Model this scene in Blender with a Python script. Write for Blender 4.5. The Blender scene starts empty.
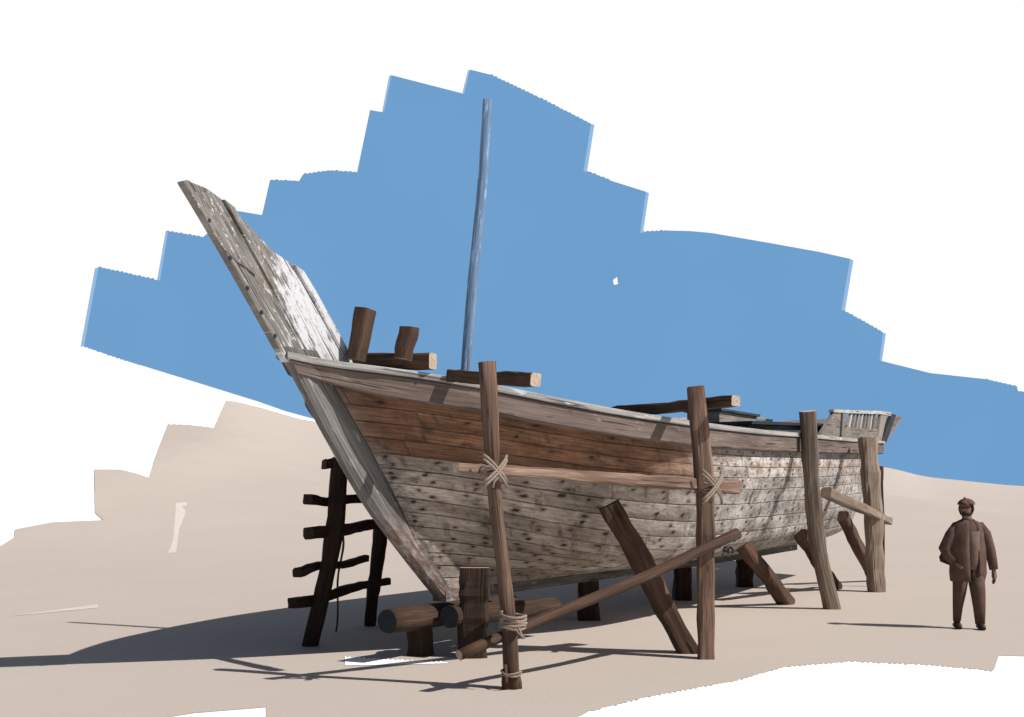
import bpy, bmesh, math, random
import numpy as np
from mathutils import Vector, Matrix

R = math.radians
SC = bpy.context.scene
C = SC.collection
EYE = 1.70            # height of the eye above the sand
FP, CX, HY = 1100.0, 512.0, 502.0     # estimated pixel constants of the photograph: focal length, centre column, horizon row

# ------------------------------------------------------------------ helpers
def spot(px, py, d):
    """World position of an image pixel at an assumed depth of d metres."""
    return Vector(((px - CX) / FP * d, d, EYE - (py - HY) / FP * d))

def foot(px, py):
    """World position of an image pixel projected onto the flat sand."""
    return spot(px, py, FP * EYE / (py - HY))

def tag(o, label=None, cat=None, group=None, kind=None):
    if label: o['label'] = label
    if cat: o['category'] = cat
    if group: o['group'] = group
    if kind: o['kind'] = kind
    return o

def link(name, bm, mats, parent=None, loc=(0, 0, 0), smooth=False):
    me = bpy.data.meshes.new(name)
    bm.normal_update()
    bm.to_mesh(me); bm.free()
    if not isinstance(mats, (list, tuple)): mats = [mats]
    for m in mats: me.materials.append(m)
    if smooth:
        for p in me.polygons: p.use_smooth = True
    o = bpy.data.objects.new(name, me)
    C.objects.link(o)
    o.location = loc
    if parent: o.parent = parent
    return o

def cr(xs, ys, x):
    """Smooth interpolation through points (Catmull-Rom on uneven knots)."""
    if x <= xs[0]: i = 0
    elif x >= xs[-1]: i = len(xs) - 2
    else: i = max(k for k in range(len(xs) - 1) if xs[k] <= x)
    x0, x1, y0, y1 = xs[i], xs[i+1], ys[i], ys[i+1]
    def slope(k):
        if k == 0: return (ys[1]-ys[0])/(xs[1]-xs[0])
        if k == len(xs)-1: return (ys[-1]-ys[-2])/(xs[-1]-xs[-2])
        return (ys[k+1]-ys[k-1])/(xs[k+1]-xs[k-1])
    h = x1 - x0; u = (x - x0)/h
    m0, m1 = slope(i)*h, slope(i+1)*h
    u = min(max(u, -0.2), 1.2)
    return (2*u**3-3*u**2+1)*y0+(u**3-2*u**2+u)*m0+(-2*u**3+3*u**2)*y1+(u**3-u**2)*m1

def sstep(a, b, x):
    t = min(max((x-a)/(b-a), 0), 1)
    return t*t*(3-2*t)

# ------------------------------------------------------------------ node helper
class NT:
    def __init__(self, name):
        self.m = bpy.data.materials.new(name); self.m.use_nodes = True
        self.t = self.m.node_tree; self.t.nodes.clear()
        self.out = self.n('ShaderNodeOutputMaterial')
        self.b = self.n('ShaderNodeBsdfPrincipled')
        self.t.links.new(self.b.outputs[0], self.out.inputs[0])
        self.b.inputs['Roughness'].default_value = .85
        self.b.inputs['Specular IOR Level'].default_value = .25
    def n(self, k, **kw):
        nd = self.t.nodes.new(k)
        for a, v in kw.items(): setattr(nd, a, v)
        return nd
    def l(self, a, b): self.t.links.new(a, b)
    def val(self, inp, v):
        if hasattr(v, 'is_output'): self.l(v, inp)
        else: inp.default_value = v
    def math(self, op, a, b=0.0, c=None, clamp=False):
        nd = self.n('ShaderNodeMath', operation=op, use_clamp=clamp)
        self.val(nd.inputs[0], a); self.val(nd.inputs[1], b)
        if c is not None: self.val(nd.inputs[2], c)
        return nd.outputs[0]
    def uv(self, name):
        nd = self.n('ShaderNodeUVMap'); nd.uv_map = name; return nd.outputs[0]
    def obj(self): return self.n('ShaderNodeTexCoord').outputs['Object']
    def sep(self, v):
        nd = self.n('ShaderNodeSeparateXYZ'); self.l(v, nd.inputs[0]); return nd.outputs
    def comb(self, x, y, z=0.0):
        nd = self.n('ShaderNodeCombineXYZ')
        self.val(nd.inputs[0], x); self.val(nd.inputs[1], y); self.val(nd.inputs[2], z); return nd.outputs[0]
    def noise(self, v, scale=1.0, detail=4.0, rough=.55, dist=0.0):
        nd = self.n('ShaderNodeTexNoise'); self.l(v, nd.inputs['Vector'])
        nd.inputs['Scale'].default_value = scale; nd.inputs['Detail'].default_value = detail
        nd.inputs['Roughness'].default_value = rough; nd.inputs['Distortion'].default_value = dist
        return nd.outputs[0]
    def white(self, v):
        nd = self.n('ShaderNodeTexWhiteNoise', noise_dimensions='3D'); self.l(v, nd.inputs['Vector']); return nd.outputs[0]
    def map(self, v, a, b, c=0.0, d=1.0, smooth=True):
        nd = self.n('ShaderNodeMapRange'); nd.interpolation_type = 'SMOOTHSTEP' if smooth else 'LINEAR'
        self.val(nd.inputs[0], v)
        for i, x in enumerate((a, b, c, d)): self.val(nd.inputs[i+1], x)
        return nd.outputs[0]
    def ramp(self, v, stops):
        nd = self.n('ShaderNodeValToRGB'); self.l(v, nd.inputs[0])
        e = nd.color_ramp.elements
        while len(e) < len(stops): e.new(.5)
        for k, (p, c) in enumerate(stops): e[k].position = p; e[k].color = (*c, 1)
        return nd.outputs[0]
    def mix(self, f, a, b, mode='MIX'):
        nd = self.n('ShaderNodeMix', data_type='RGBA', blend_type=mode)
        self.val(nd.inputs[0], f)
        for i, x in ((6, a), (7, b)):
            if hasattr(x, 'is_output'): self.l(x, nd.inputs[i])
            else: nd.inputs[i].default_value = (*x, 1)
        return nd.outputs[2]
    def bump(self, h, strength=.5, dist=.01):
        nd = self.n('ShaderNodeBump'); nd.inputs['Strength'].default_value = strength
        nd.inputs['Distance'].default_value = dist
        self.l(h, nd.inputs['Height']); self.l(nd.outputs[0], self.b.inputs['Normal'])
    def done(self, col, rough=None):
        self.l(col, self.b.inputs['Base Color'])
        if rough is not None: self.val(self.b.inputs['Roughness'], rough)
        return self.m

def mat_timber(name, dark, mid, light, spots=.5, scale=1.0, rnd=.35, paint=None, paint_amt=.5, foot_tint=None):
    k = NT(name); uv = k.uv('UVMap'); s = k.sep(uv)
    oi = k.n('ShaderNodeObjectInfo').outputs['Random']
    off = k.math('MULTIPLY', oi, 37.0)
    g = k.comb(k.math('MULTIPLY', s[0], 55*scale), k.math('MULTIPLY', s[1], 1.6*scale), off)
    gr = k.noise(g, 1.0, 5, .65, .6)
    big = k.noise(k.comb(k.math('MULTIPLY', s[0], 6), k.math('MULTIPLY', s[1], .9), off), 1.0, 3, .5)
    f = k.math('ADD', k.math('MULTIPLY', gr, .62), k.math('MULTIPLY', big, .42))
    col = k.ramp(f, [(.33, dark), (.52, mid), (.72, light)])
    tone = k.map(oi, 0, 1, 1-rnd, 1+rnd, False)
    tn = k.comb(tone, tone, tone)
    col = k.mix(1.0, col, tn, 'MULTIPLY')
    crack = k.map(k.noise(k.comb(k.math('MULTIPLY', s[0], 30), k.math('MULTIPLY', s[1], .7), off), 1.0, 2, .4), .64, .70)
    col = k.mix(k.math('MULTIPLY', crack, .75), col, tuple(c*.25 for c in dark))
    v = k.n('ShaderNodeTexVoronoi'); v.inputs['Scale'].default_value = 5
    k.l(k.comb(k.math('MULTIPLY', s[0], 2.2), k.math('MULTIPLY', s[1], .45), off), v.inputs['Vector'])
    kn = k.map(v.outputs['Distance'], .05, .14, spots, 0)
    col = k.mix(kn, col, tuple(c*.35 for c in dark))
    if paint:
        pn = k.noise(k.comb(k.math('MULTIPLY', s[0], 14), k.math('MULTIPLY', s[1], 2.5), off), 1.0, 6, .7)
        pm = k.map(pn, 1-paint_amt-.06, 1-paint_amt+.06)
        col = k.mix(pm, col, paint)
    if foot_tint:
        tn2 = k.noise(k.comb(k.math('MULTIPLY', s[0], 9), k.math('MULTIPLY', s[1], 5), 3.0), 1.0, 6, .72)
        low = k.map(k.math('ADD', s[1], k.math('MULTIPLY', k.math('SUBTRACT', tn2, .5), 1.2)), 1.1, 1.75, 1, 0)
        ct = k.ramp(tn2, [(.34, tuple(c*.45 for c in foot_tint)), (.5, foot_tint), (.62, (.30, .275, .255))])
        col = k.mix(k.math('MULTIPLY', low, .85), col, ct)
    k.bump(k.math('SUBTRACT', gr, k.math('MULTIPLY', crack, .8)), .55, .012)
    return k.done(col, .88)

def mat_plain(name, col, var=.15, scale=12, rough=.85):
    k = NT(name); o = k.obj()
    n = k.noise(o, scale, 4)
    c = k.ramp(n, [(.3, tuple(x*(1-var) for x in col)), (.7, tuple(x*(1+var) for x in col))])
    k.bump(n, .3, .01)
    return k.done(c, rough)

# ------------------------------------------------------------------ materials
M = {}
M['post'] = mat_timber('post_wood', (.035, .02, .014), (.098, .058, .041), (.215, .14, .10))
M['postgrey'] = mat_timber('weathered_post_wood', (.075, .055, .042), (.17, .128, .098), (.30, .24, .19))
M['dark'] = mat_timber('dark_wood', (.010, .006, .005), (.028, .015, .010), (.06, .033, .022), rnd=.25)  # one very dark brown for blocks, trestle and thin pole
M['brown'] = mat_timber('brown_wood', (.022, .012, .007), (.062, .034, .022), (.135, .082, .055))
M['palewood'] = mat_timber('pale_new_wood', (.055, .034, .024), (.115, .073, .053), (.245, .175, .135), spots=.3)
M['cut'] = mat_plain('cut_wood_end', (.36, .285, .225), .3, 40)
M['cutdark'] = mat_plain('cut_dark_end', (.022, .026, .034), .3, 40)
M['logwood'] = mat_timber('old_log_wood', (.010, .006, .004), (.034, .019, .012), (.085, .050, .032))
M['rope'] = mat_plain('rope_fibre', (.215, .165, .13), .35, 90)
M['mast'] = mat_timber('blue_painted_wood', (.06, .09, .14), (.125, .20, .31), (.19, .29, .43), spots=.8, rnd=.02, paint=(.25, .37, .55), paint_amt=.42)
M['cap'] = mat_timber('silvered_wood', (.13, .12, .115), (.27, .255, .24), (.44, .43, .41), scale=.7, paint=(.58, .58, .57), paint_amt=.36)
M['rubrail'] = mat_timber('rail_wood', (.055, .038, .032), (.125, .092, .078), (.21, .165, .145), scale=.7, paint=(.27, .255, .25), paint_amt=.33)
M['stem'] = mat_timber('stem_wood', (.055, .048, .043), (.125, .115, .108), (.215, .205, .20), scale=.6, paint=(.26, .265, .275), paint_amt=.38, foot_tint=(.15, .10, .085))
M['stern'] = mat_timber('stern_board_wood', (.085, .07, .06), (.21, .185, .163), (.34, .31, .285), paint=(.42, .41, .40), paint_amt=.33)
M['blackpaint'] = mat_plain('black_paint', (.02, .024, .032), .3, 8)
M['cabin'] = mat_timber('cabin_wood', (.02, .024, .035), (.05, .06, .075), (.10, .11, .12))
M['boxgrey'] = mat_timber('grey_box_wood', (.07, .065, .06), (.15, .14, .13), (.25, .24, .22))
M['sand'] = None

def mat_prow():
    k = NT('peeling_prow_planks'); s = k.sep(k.uv('UVMap'))       # u: across, v: along, metres
    g = k.noise(k.comb(k.math('MULTIPLY', s[0], 40), k.math('MULTIPLY', s[1], 2.2)), 1.0, 6, .65, .4)
    wood = k.ramp(g, [(.32, (.06, .052, .045)), (.5, (.155, .142, .128)), (.7, (.27, .252, .23))])
    pid = k.sep(k.uv('plank'))[0]
    tone = k.map(k.white(k.comb(pid, 3.1, 0)), 0, 1, .75, 1.2, False)
    wood = k.mix(1.0, wood, k.comb(tone, tone, tone), 'MULTIPLY')
    pn = k.noise(k.comb(k.math('MULTIPLY', s[0], 9), k.math('MULTIPLY', s[1], 3.2)), 1.0, 8, .72)
    # the paint has held best on the lower inner planks
    hold = k.math('ADD', k.map(s[0], .15, .50, -.13, .07), k.map(s[1], .15, 1.2, .08, -.28))
    pm = k.map(k.math('ADD', k.math('ADD', pn, hold), k.math('MULTIPLY', k.math('SUBTRACT', g, .5), .75)), .49, .60)
    fl = k.noise(k.comb(k.math('MULTIPLY', s[0], 22), k.math('MULTIPLY', s[1], 9), 5.0), 1.0, 6, .75)
    pm = k.math('MAXIMUM', k.math('MULTIPLY', pm, k.map(fl, .36, .44, .25, 1)), k.map(k.math('ADD', fl, k.map(s[0], 0, .7, -.02, .035)), .575, .615, 0, .9))
    col = k.mix(pm, wood, (.47, .47, .485))
    rn = k.noise(k.comb(k.math('MULTIPLY', s[0], 5), k.math('MULTIPLY', s[1], 2.6), 7.0), 1.0, 5, .7)
    col = k.mix(k.map(rn, .62, .70, 0, .7), col, (.15, .085, .045))
    ck = k.map(k.noise(k.comb(k.math('MULTIPLY', s[0], 46), k.math('MULTIPLY', s[1], .8), 3.0), 1.0, 2, .4), .63, .67)
    col = k.mix(k.math('MULTIPLY', ck, .85), col, (.03, .022, .018))
    k.bump(k.math('ADD', k.math('MULTIPLY', g, .6), k.math('SUBTRACT', k.math('MULTIPLY', pm, .5), ck)), .6, .012)
    return k.done(col, .85)
M['prow'] = mat_prow()

def mat_hull():
    k = NT('hull_planks'); s = k.sep(k.uv('UVMap'))               # u: metres along, v: strake number
    f = k.sep(k.uv('frac'))                                       # x: metres from the stem along the axis, y: 0 keel .. 1 sheer
    u, v = s[0], s[1]
    sid = k.math('FLOOR', v); fr = k.math('FRACT', v)
    so = k.math('MULTIPLY', k.white(k.comb(sid, 1.7, 0)), 6.5)
    useg = k.math('DIVIDE', k.math('ADD', u, so), 6.5)
    seg = k.math('FLOOR', useg); ufr = k.math('FRACT', useg)
    pl = k.white(k.comb(sid, seg, 5.0)); pl2 = k.white(k.comb(sid, seg, 11.0))
    g = k.noise(k.comb(k.math('MULTIPLY', u, 2.0), k.math('MULTIPLY', v, 9), k.math('MULTIPLY', pl, 30)), 1.0, 7, .68, .5)
    big = k.noise(k.comb(k.math('MULTIPLY', u, .8), k.math('MULTIPLY', v, .8)), 1.0, 4, .6)
    fine = k.noise(k.comb(k.math('MULTIPLY', u, 9), k.math('MULTIPLY', v, 7)), 1.0, 6, .75)
    # bare oiled planks of the upper band
    br = k.ramp(k.math('ADD', k.math('MULTIPLY', g, .6), k.math('MULTIPLY', big, .4)),
                [(.30, (.046, .021, .012)), (.44, (.118, .057, .031)), (.56, (.20, .108, .062)), (.72, (.28, .175, .115))])
    # chalky bottom
    ch = k.ramp(k.math('ADD', k.math('MULTIPLY', g, .55), k.math('MULTIPLY', fine, .45)),
                [(.30, (.11, .078, .058)), (.43, (.26, .21, .17)), (.54, (.37, .315, .27)), (.70, (.50, .455, .41))])
    # worn whitewash of the after body
    ww = k.ramp(k.math('ADD', k.math('MULTIPLY', fine, .6), k.math('MULTIPLY', big, .4)),
                [(.32, (.16, .115, .09)), (.43, (.28, .235, .20)), (.50, (.43, .405, .38)), (.62, (.60, .585, .57))])
    wob = k.math('MULTIPLY', k.math('SUBTRACT', big, .5), .05)
    up = k.map(k.math('ADD', f[1], k.math('MULTIPLY', wob, .3)), .655, .667)
    aft = k.map(k.math('ADD', f[0], k.math('MULTIPLY', k.math('SUBTRACT', k.noise(k.comb(k.math('MULTIPLY', u, .9), sid), 1.0, 4), .5), 4.0)), 1.9, 5.2)
    bare = k.math('MULTIPLY', up, k.math('SUBTRACT', 1.0, aft))
    low = k.mix(aft, ch, ww)
    upc = k.mix(k.math('MULTIPLY', aft, k.map(fine, .30, .52, .35, 1.0)), br, ww)
    col = k.mix(up, low, upc)
    # orange bare patches high on the after body
    op = k.map(k.noise(k.comb(k.math('MULTIPLY', u, .8), k.math('MULTIPLY', v, .8), 9.0), 1.0, 5, .7), .50, .62)
    op = k.math('MULTIPLY', op, k.math('MULTIPLY', k.map(f[1], .73, .75), k.map(f[1], .87, .85)))
    col = k.mix(k.math('MULTIPLY', k.math('MULTIPLY', op, aft), .7), col, (.33, .20, .125))
    # grey weathered strake right under the rail
    gs = k.math('MULTIPLY', k.map(f[1], .865, .875), aft)
    col = k.mix(k.math('MULTIPLY', gs, .65), col, (.15, .13, .115))
    tone = k.map(pl2, 0, 1, .72, 1.22, False)
    col = k.mix(1.0, col, k.comb(tone, tone, tone), 'MULTIPLY')
    # the hood ends at the stem, chalky and battered
    hd = k.map(k.math('ADD', k.math('SUBTRACT', u, .7), k.math('MULTIPLY', k.math('SUBTRACT', fine, .5), .9)), .0, .38, .85, 0)
    hd = k.math('MULTIPLY', hd, k.map(f[1], .62, .72, 1, .35))
    col = k.mix(hd, col, k.ramp(fine, [(.36, (.085, .065, .058)), (.5, (.19, .165, .15)), (.62, (.30, .285, .275))]))
    # damp dark run-off stains
    st = k.noise(k.comb(k.math('MULTIPLY', u, 4.5), k.math('MULTIPLY', v, .45), 4.0), 1.0, 4, .6)
    col = k.mix(k.map(st, .54, .72, 0, .72), col, (.045, .032, .024))
    bl = k.noise(k.comb(k.math('MULTIPLY', u, 3.2), k.math('MULTIPLY', v, 1.1), 21.0), 1.0, 5, .7)
    col = k.mix(k.map(bl, .56, .68, 0, .62), col, (.055, .034, .022))
    dirt = k.noise(k.comb(k.math('MULTIPLY', u, 1.3), k.math('MULTIPLY', v, .55), 51.0), 1.0, 6, .72)
    dt = k.map(dirt, .36, .62, .55, 1.22, False)
    col = k.mix(1.0, col, k.comb(dt, dt, dt), 'MULTIPLY')
    # iron fastenings: two rows a strake, at the frames, with rust smears along the grain
    smear = k.noise(k.comb(k.math('MULTIPLY', u, 7), k.math('MULTIPLY', v, 9), 2.0), 1.0, 5, .7)
    tot = None
    for row, o in ((.28, 0.0), (.72, .10)):
        uu = k.math('DIVIDE', k.math('ADD', f[0], 10+o), .50)
        ci = k.math('FLOOR', uu)
        rx = k.white(k.comb(ci, sid, row*10)); ry = k.white(k.comb(ci, sid, row*10+3)); rz = k.white(k.comb(ci, sid, row*10+6))
        keep = k.map(rz, k.math('ADD', .14, k.math('MULTIPLY', bare, .40)), k.math('ADD', .40, k.math('MULTIPLY', bare, .40)))
        dx = k.math('MULTIPLY', k.math('SUBTRACT', k.math('FRACT', uu), k.math('ADD', .35, k.math('MULTIPLY', rx, .3))), .50)
        dy = k.math('MULTIPLY', k.math('SUBTRACT', fr, k.math('ADD', row-.10, k.math('MULTIPLY', ry, .20))), .22)
        wx = k.math('ADD', 1.0, k.math('MULTIPLY', rx, 1.3))
        d = k.math('SQRT', k.math('ADD', k.math('POWER', k.math('DIVIDE', dx, wx), 2), k.math('POWER', dy, 2)))
        d = k.math('ADD', d, k.math('MULTIPLY', k.math('SUBTRACT', smear, .5), .085))
        sz = k.math('ADD', .002, k.math('MULTIPLY', ry, .017))
        core = k.math('MULTIPLY', k.map(d, sz, k.math('ADD', sz, .012), 1, 0), keep)
        halo = k.math('MULTIPLY', k.map(d, .004, .062, .62, 0), keep)
        col = k.mix(halo, col, (.075, .036, .02))
        col = k.mix(k.math('MULTIPLY', core, .9), col, (.018, .013, .010))
        tot = core if tot is None else k.math('MAXIMUM', tot, core)
    # caulked seams and butt joints
    e = k.math('MINIMUM', fr, k.math('SUBTRACT', 1.0, fr))
    seam = k.map(k.math('ADD', e, k.math('MULTIPLY', k.math('SUBTRACT', fine, .5), .14)), .015, .06, 1, 0)
    bt = k.map(k.math('MINIMUM', ufr, k.math('SUBTRACT', 1.0, ufr)), .0007, .0018, 1, 0)
    sv = k.noise(k.comb(k.math('MULTIPLY', u, .9), sid, 33.0), 1.0, 3)
    seam = k.math('MULTIPLY', seam, k.math('SUBTRACT', k.map(sv, .35, .6, .35, 1.0), k.math('MULTIPLY', bare, .30)))
    sm = k.math('MAXIMUM', seam, k.math('MULTIPLY', bt, .7))
    col = k.mix(k.math('MULTIPLY', sm, .68), col, (.022, .016, .012))
    h = k.math('SUBTRACT', k.math('ADD', k.math('MULTIPLY', g, .5), k.math('MULTIPLY', fine, .3)), k.math('ADD', sm, k.math('MULTIPLY', tot, .7)))
    k.bump(h, .6, .012)
    return k.done(col, .82)
M['hull'] = mat_hull()

def mat_sand():
    k = NT('pale_sand'); o = k.obj()
    a = k.noise(o, .35, 5, .6); b = k.noise(o, 14, 4, .6)
    f = k.math('ADD', k.math('MULTIPLY', a, .6), k.math('MULTIPLY', b, .4))
    c = k.ramp(f, [(.3, (.402, .347, .305)), (.7, (.432, .374, .327))])
    k.bump(k.math('ADD', k.math('MULTIPLY', a, .6), b), .2, .02)
    return k.done(c, .95)
M['sand'] = mat_sand()

def mat_white(name):
    k = NT(name); o = k.obj()
    n = k.noise(o, .5, 3)
    return k.done(k.ramp(n, [(.3, (.90, .90, .90)), (.7, (.92, .92, .92))]), .95)
M['white'] = mat_white('white_ground')

def mat_emit(name, col, strength, var=0.0):
    m = bpy.data.materials.new(name); m.use_nodes = True
    t = m.node_tree; t.nodes.clear()
    out = t.nodes.new('ShaderNodeOutputMaterial'); e = t.nodes.new('ShaderNodeEmission')
    e.inputs['Strength'].default_value = strength; e.inputs['Color'].default_value = (*col, 1)
    if var:
        tc = t.nodes.new('ShaderNodeTexCoord'); n = t.nodes.new('ShaderNodeTexNoise'); r = t.nodes.new('ShaderNodeValToRGB')
        n.inputs['Scale'].default_value = .06; n.inputs['Detail'].default_value = 2
        t.links.new(tc.outputs['Object'], n.inputs['Vector']); t.links.new(n.outputs[0], r.inputs[0])
        r.color_ramp.elements[0].color = (*[c*(1-var) for c in col], 1); r.color_ramp.elements[1].color = (*[c*(1+var) for c in col], 1)
        r.color_ramp.elements[0].position = .35; r.color_ramp.elements[1].position = .65
        t.links.new(r.outputs[0], e.inputs['Color'])
    t.links.new(e.outputs[0], out.inputs[0])
    return m
EXPO = 0.24
K = 2**EXPO
M['skywhite'] = mat_emit('backdrop_white', (1, 1, 1), 1.03/K)  # plain glowing white added for the blank background
M['skyblue'] = mat_emit('clear_blue', (.160/K, .350/K, .612/K), 1.0, .015)
M['skyedge'] = mat_emit('thin_blue', (.31/K, .50/K, .74/K), 1.0)

# ------------------------------------------------------------------ timber builder
def tube(bm, pts, rad, sides=12, square=0.0, caps=(1, 1), aspect=1.0, up=None, twist=0.0, mi=0, mcap=1, rng=None, rough=0.0):
    """Loft along pts with a radius per point. square 0..1 turns the round section into a squared one."""
    pts = [Vector(p) for p in pts]; n = len(pts)
    if not hasattr(rad, '__len__'): rad = [rad]*n
    uvl = bm.loops.layers.uv.get('UVMap') or bm.loops.layers.uv.new('UVMap')
    rings = []; L = [0.0]
    for i in range(1, n): L.append(L[-1] + (pts[i]-pts[i-1]).length)
    ref = None
    for i, p in enumerate(pts):
        t = (pts[min(i+1, n-1)] - pts[max(i-1, 0)]).normalized()
        if ref is None:
            a = Vector(up) if up else (Vector((0, 0, 1)) if abs(t.z) < .8 else Vector((0, -1, 0)))
        else: a = ref
        x = t.cross(a)
        if x.length < 1e-4: x = t.cross(Vector((1, 0, 0)))
        x.normalize(); y = x.cross(t).normalized(); ref = y
        ring = []
        for j in range(sides):
            th = 2*math.pi*(j+.5)/sides + twist
            c, s_ = math.cos(th), math.sin(th)
            if square:
                e = 1 - .72*square
                c2 = math.copysign(abs(c)**e, c); s2 = math.copysign(abs(s_)**e, s_)
            else: c2, s2 = c, s_
            r = rad[i]*(1 + (rng.uniform(-rough, rough) if rng else 0))
            ring.append(bm.verts.new(p + x*(c2*r*aspect) + y*(s2*r)))
        rings.append(ring)
    for i in range(n-1):
        for j in range(sides):
            k = (j+1) % sides
            f = bm.faces.new((rings[i][k], rings[i][j], rings[i+1][j], rings[i+1][k]))
            f.material_index = mi; f.smooth = not square or sides > 14
            per = 2*math.pi*max(rad)
            for l, (uu, vv) in zip(f.loops, ((j+1, i), (j, i), (j, i+1), (j+1, i+1))):
                l[uvl].uv = (uu/sides*per, L[vv])
    for end, ring in ((0, rings[0]), (1, rings[-1])):
        if caps[end]:
            f = bm.faces.new(ring if end == 0 else list(reversed(ring)))
            f.material_index = mcap
            for l in f.loops: l[uvl].uv = (l.vert.co.x, l.vert.co.y)
    return rings

def wander(p0, p1, n, amp, rng, bend=None):
    """Points from p0 to p1 that wander a little, as a crooked pole does."""
    p0, p1 = Vector(p0), Vector(p1); d = p1-p0
    a = d.cross(Vector((0, 0, 1)))
    if a.length < .05: a = d.cross(Vector((0, 1, 0)))
    a.normalize(); b = d.cross(a).normalized()
    ph = [rng.uniform(0, 6.28) for _ in range(4)]
    out = []
    for i in range(n):
        t = i/(n-1)
        w = math.sin(math.pi*t)**.5 if 0 < t < 1 else 0
        o = a*(amp*w*(math.sin(3.1*t*2+ph[0])+.5*math.sin(9*t+ph[1]))) + b*(amp*w*(math.sin(2.7*t*2+ph[2])+.5*math.sin(8*t+ph[3])))
        if bend: o += Vector(bend)*math.sin(math.pi*t)
        out.append(p0 + d*t + o)
    return out

def timber(name, p0, p1, r0, r1, mat, label=None, cat=None, group=None, parent=None, square=0.0, amp=.012, seed=1,
           sides=12, n=14, bend=None, aspect=1.0, capmat='cut', rough=.075, rfun=None, up=None, splay=0):
    rng = random.Random(seed)
    p0, p1 = Vector(p0), Vector(p1)
    bm = bmesh.new()
    pts = [p - p0 for p in wander(p0, p1, n, amp, rng, bend)]
    rad = [(r0+(r1-r0)*i/(n-1))*(1+rng.uniform(-.075, .075))*(rfun(i/(n-1)) if rfun else 1) for i in range(n)]
    tube(bm, pts, rad, sides, square, aspect=aspect, rng=rng, rough=rough, up=up, twist=0 if square else .2)
    d = (p1-p0).normalized()
    for q in range(splay):                                        # splintered foot
        a = rng.uniform(0, 6.28); off = Vector((math.cos(a), math.sin(a), 0))*r0*.8
        b0 = off*.9 + d*rng.uniform(.18, .3); b1 = off*1.25 + Vector((0, 0, 0))
        tube(bm, [b0, (b0+b1)/2, b1], [r0*.28, r0*.3, r0*.16], 5, 0, rng=rng, rough=.1, mcap=0)
    o = link(name, bm, [M[mat], M[capmat]], parent, p0)
    if label: tag(o, label, cat, group)
    return o

def lashing(owner, p, axis, r, turns=4, h=.12, thick=.012, cross=None, seed=3, ends=2):
    """Rope turned round a post (child of the post)."""
    rng = random.Random(seed); p = Vector(p); axis = Vector(axis).normalized()
    bm = bmesh.new()
    x = axis.cross(Vector((0, 1, 0))).normalized(); y = axis.cross(x).normalized()
    pts = []
    N = turns*14
    for i in range(N+1):
        t = i/N; a = 2*math.pi*turns*t
        rr = r*(1+.05*math.sin(a*1.7))
        pts.append(p + axis*(h*(t-.5)+.008*math.sin(a*2.3)) + x*math.cos(a)*rr + y*math.sin(a)*rr)
    tube(bm, pts, thick, 6, mcap=0)
    if cross:
        c = Vector(cross).normalized(); out = Vector((.6, -.8, 0)); side = axis
        L = r*1.75
        for sg in (1, -1):
            for w in (-.5, .5):
                q = []
                for i in range(9):
                    t = i/8*2-1
                    q.append(p + c*t*L + side*(sg*t*L*.8 + w*thick*3) + out*(r*.55+.10*r+ r*.75*math.sqrt(max(0, 1-t*t*.9))))
                tube(bm, q, thick*1.05, 6, mcap=0)
    for e in range(ends):
        a = rng.uniform(-.6, .6); s0 = p + Vector((.6, -.8, 0))*r*1.02 + x*a*r
        q = [s0 + Vector((rng.uniform(-.02, .02)+.05*a*i, -.01*i, -.05*i)) for i in range(4)]
        tube(bm, q, thick*.8, 5, mcap=0)
    o = link('lashing', bm, [M['rope']])
    o.parent = owner
    o.matrix_parent_inverse = Matrix.Translation(owner.location).inverted()
    return o

# ------------------------------------------------------------------ ground: white plain rising to a low dune, sand spread over it
CRX = [-400, -100, 0, 100, 180, 228, 262, 316, 400, 600, 760, 882, 924, 960, 1018, 1150, 1400]
CRY = [470, 424, 404, 394, 392, 395, 405.5, 421, 434, 450, 459, 467, 476.5, 480.5, 486, 492, 497]
YC = 110.0
def crest_h(x):
    px = CX + FP*x/YC
    return EYE + (HY - cr(CRX, CRY, min(max(px, -400), 1400)))/FP*YC
def terrain(x, y):
    if y < 24: return 0.0
    k = crest_h(x*YC/max(y, 60))
    if y <= YC:
        t = (y-24)/(YC-24)
        return k*t*sstep(0, .22, t)
    return k*(1 - .9*sstep(YC, 172, y))

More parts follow.
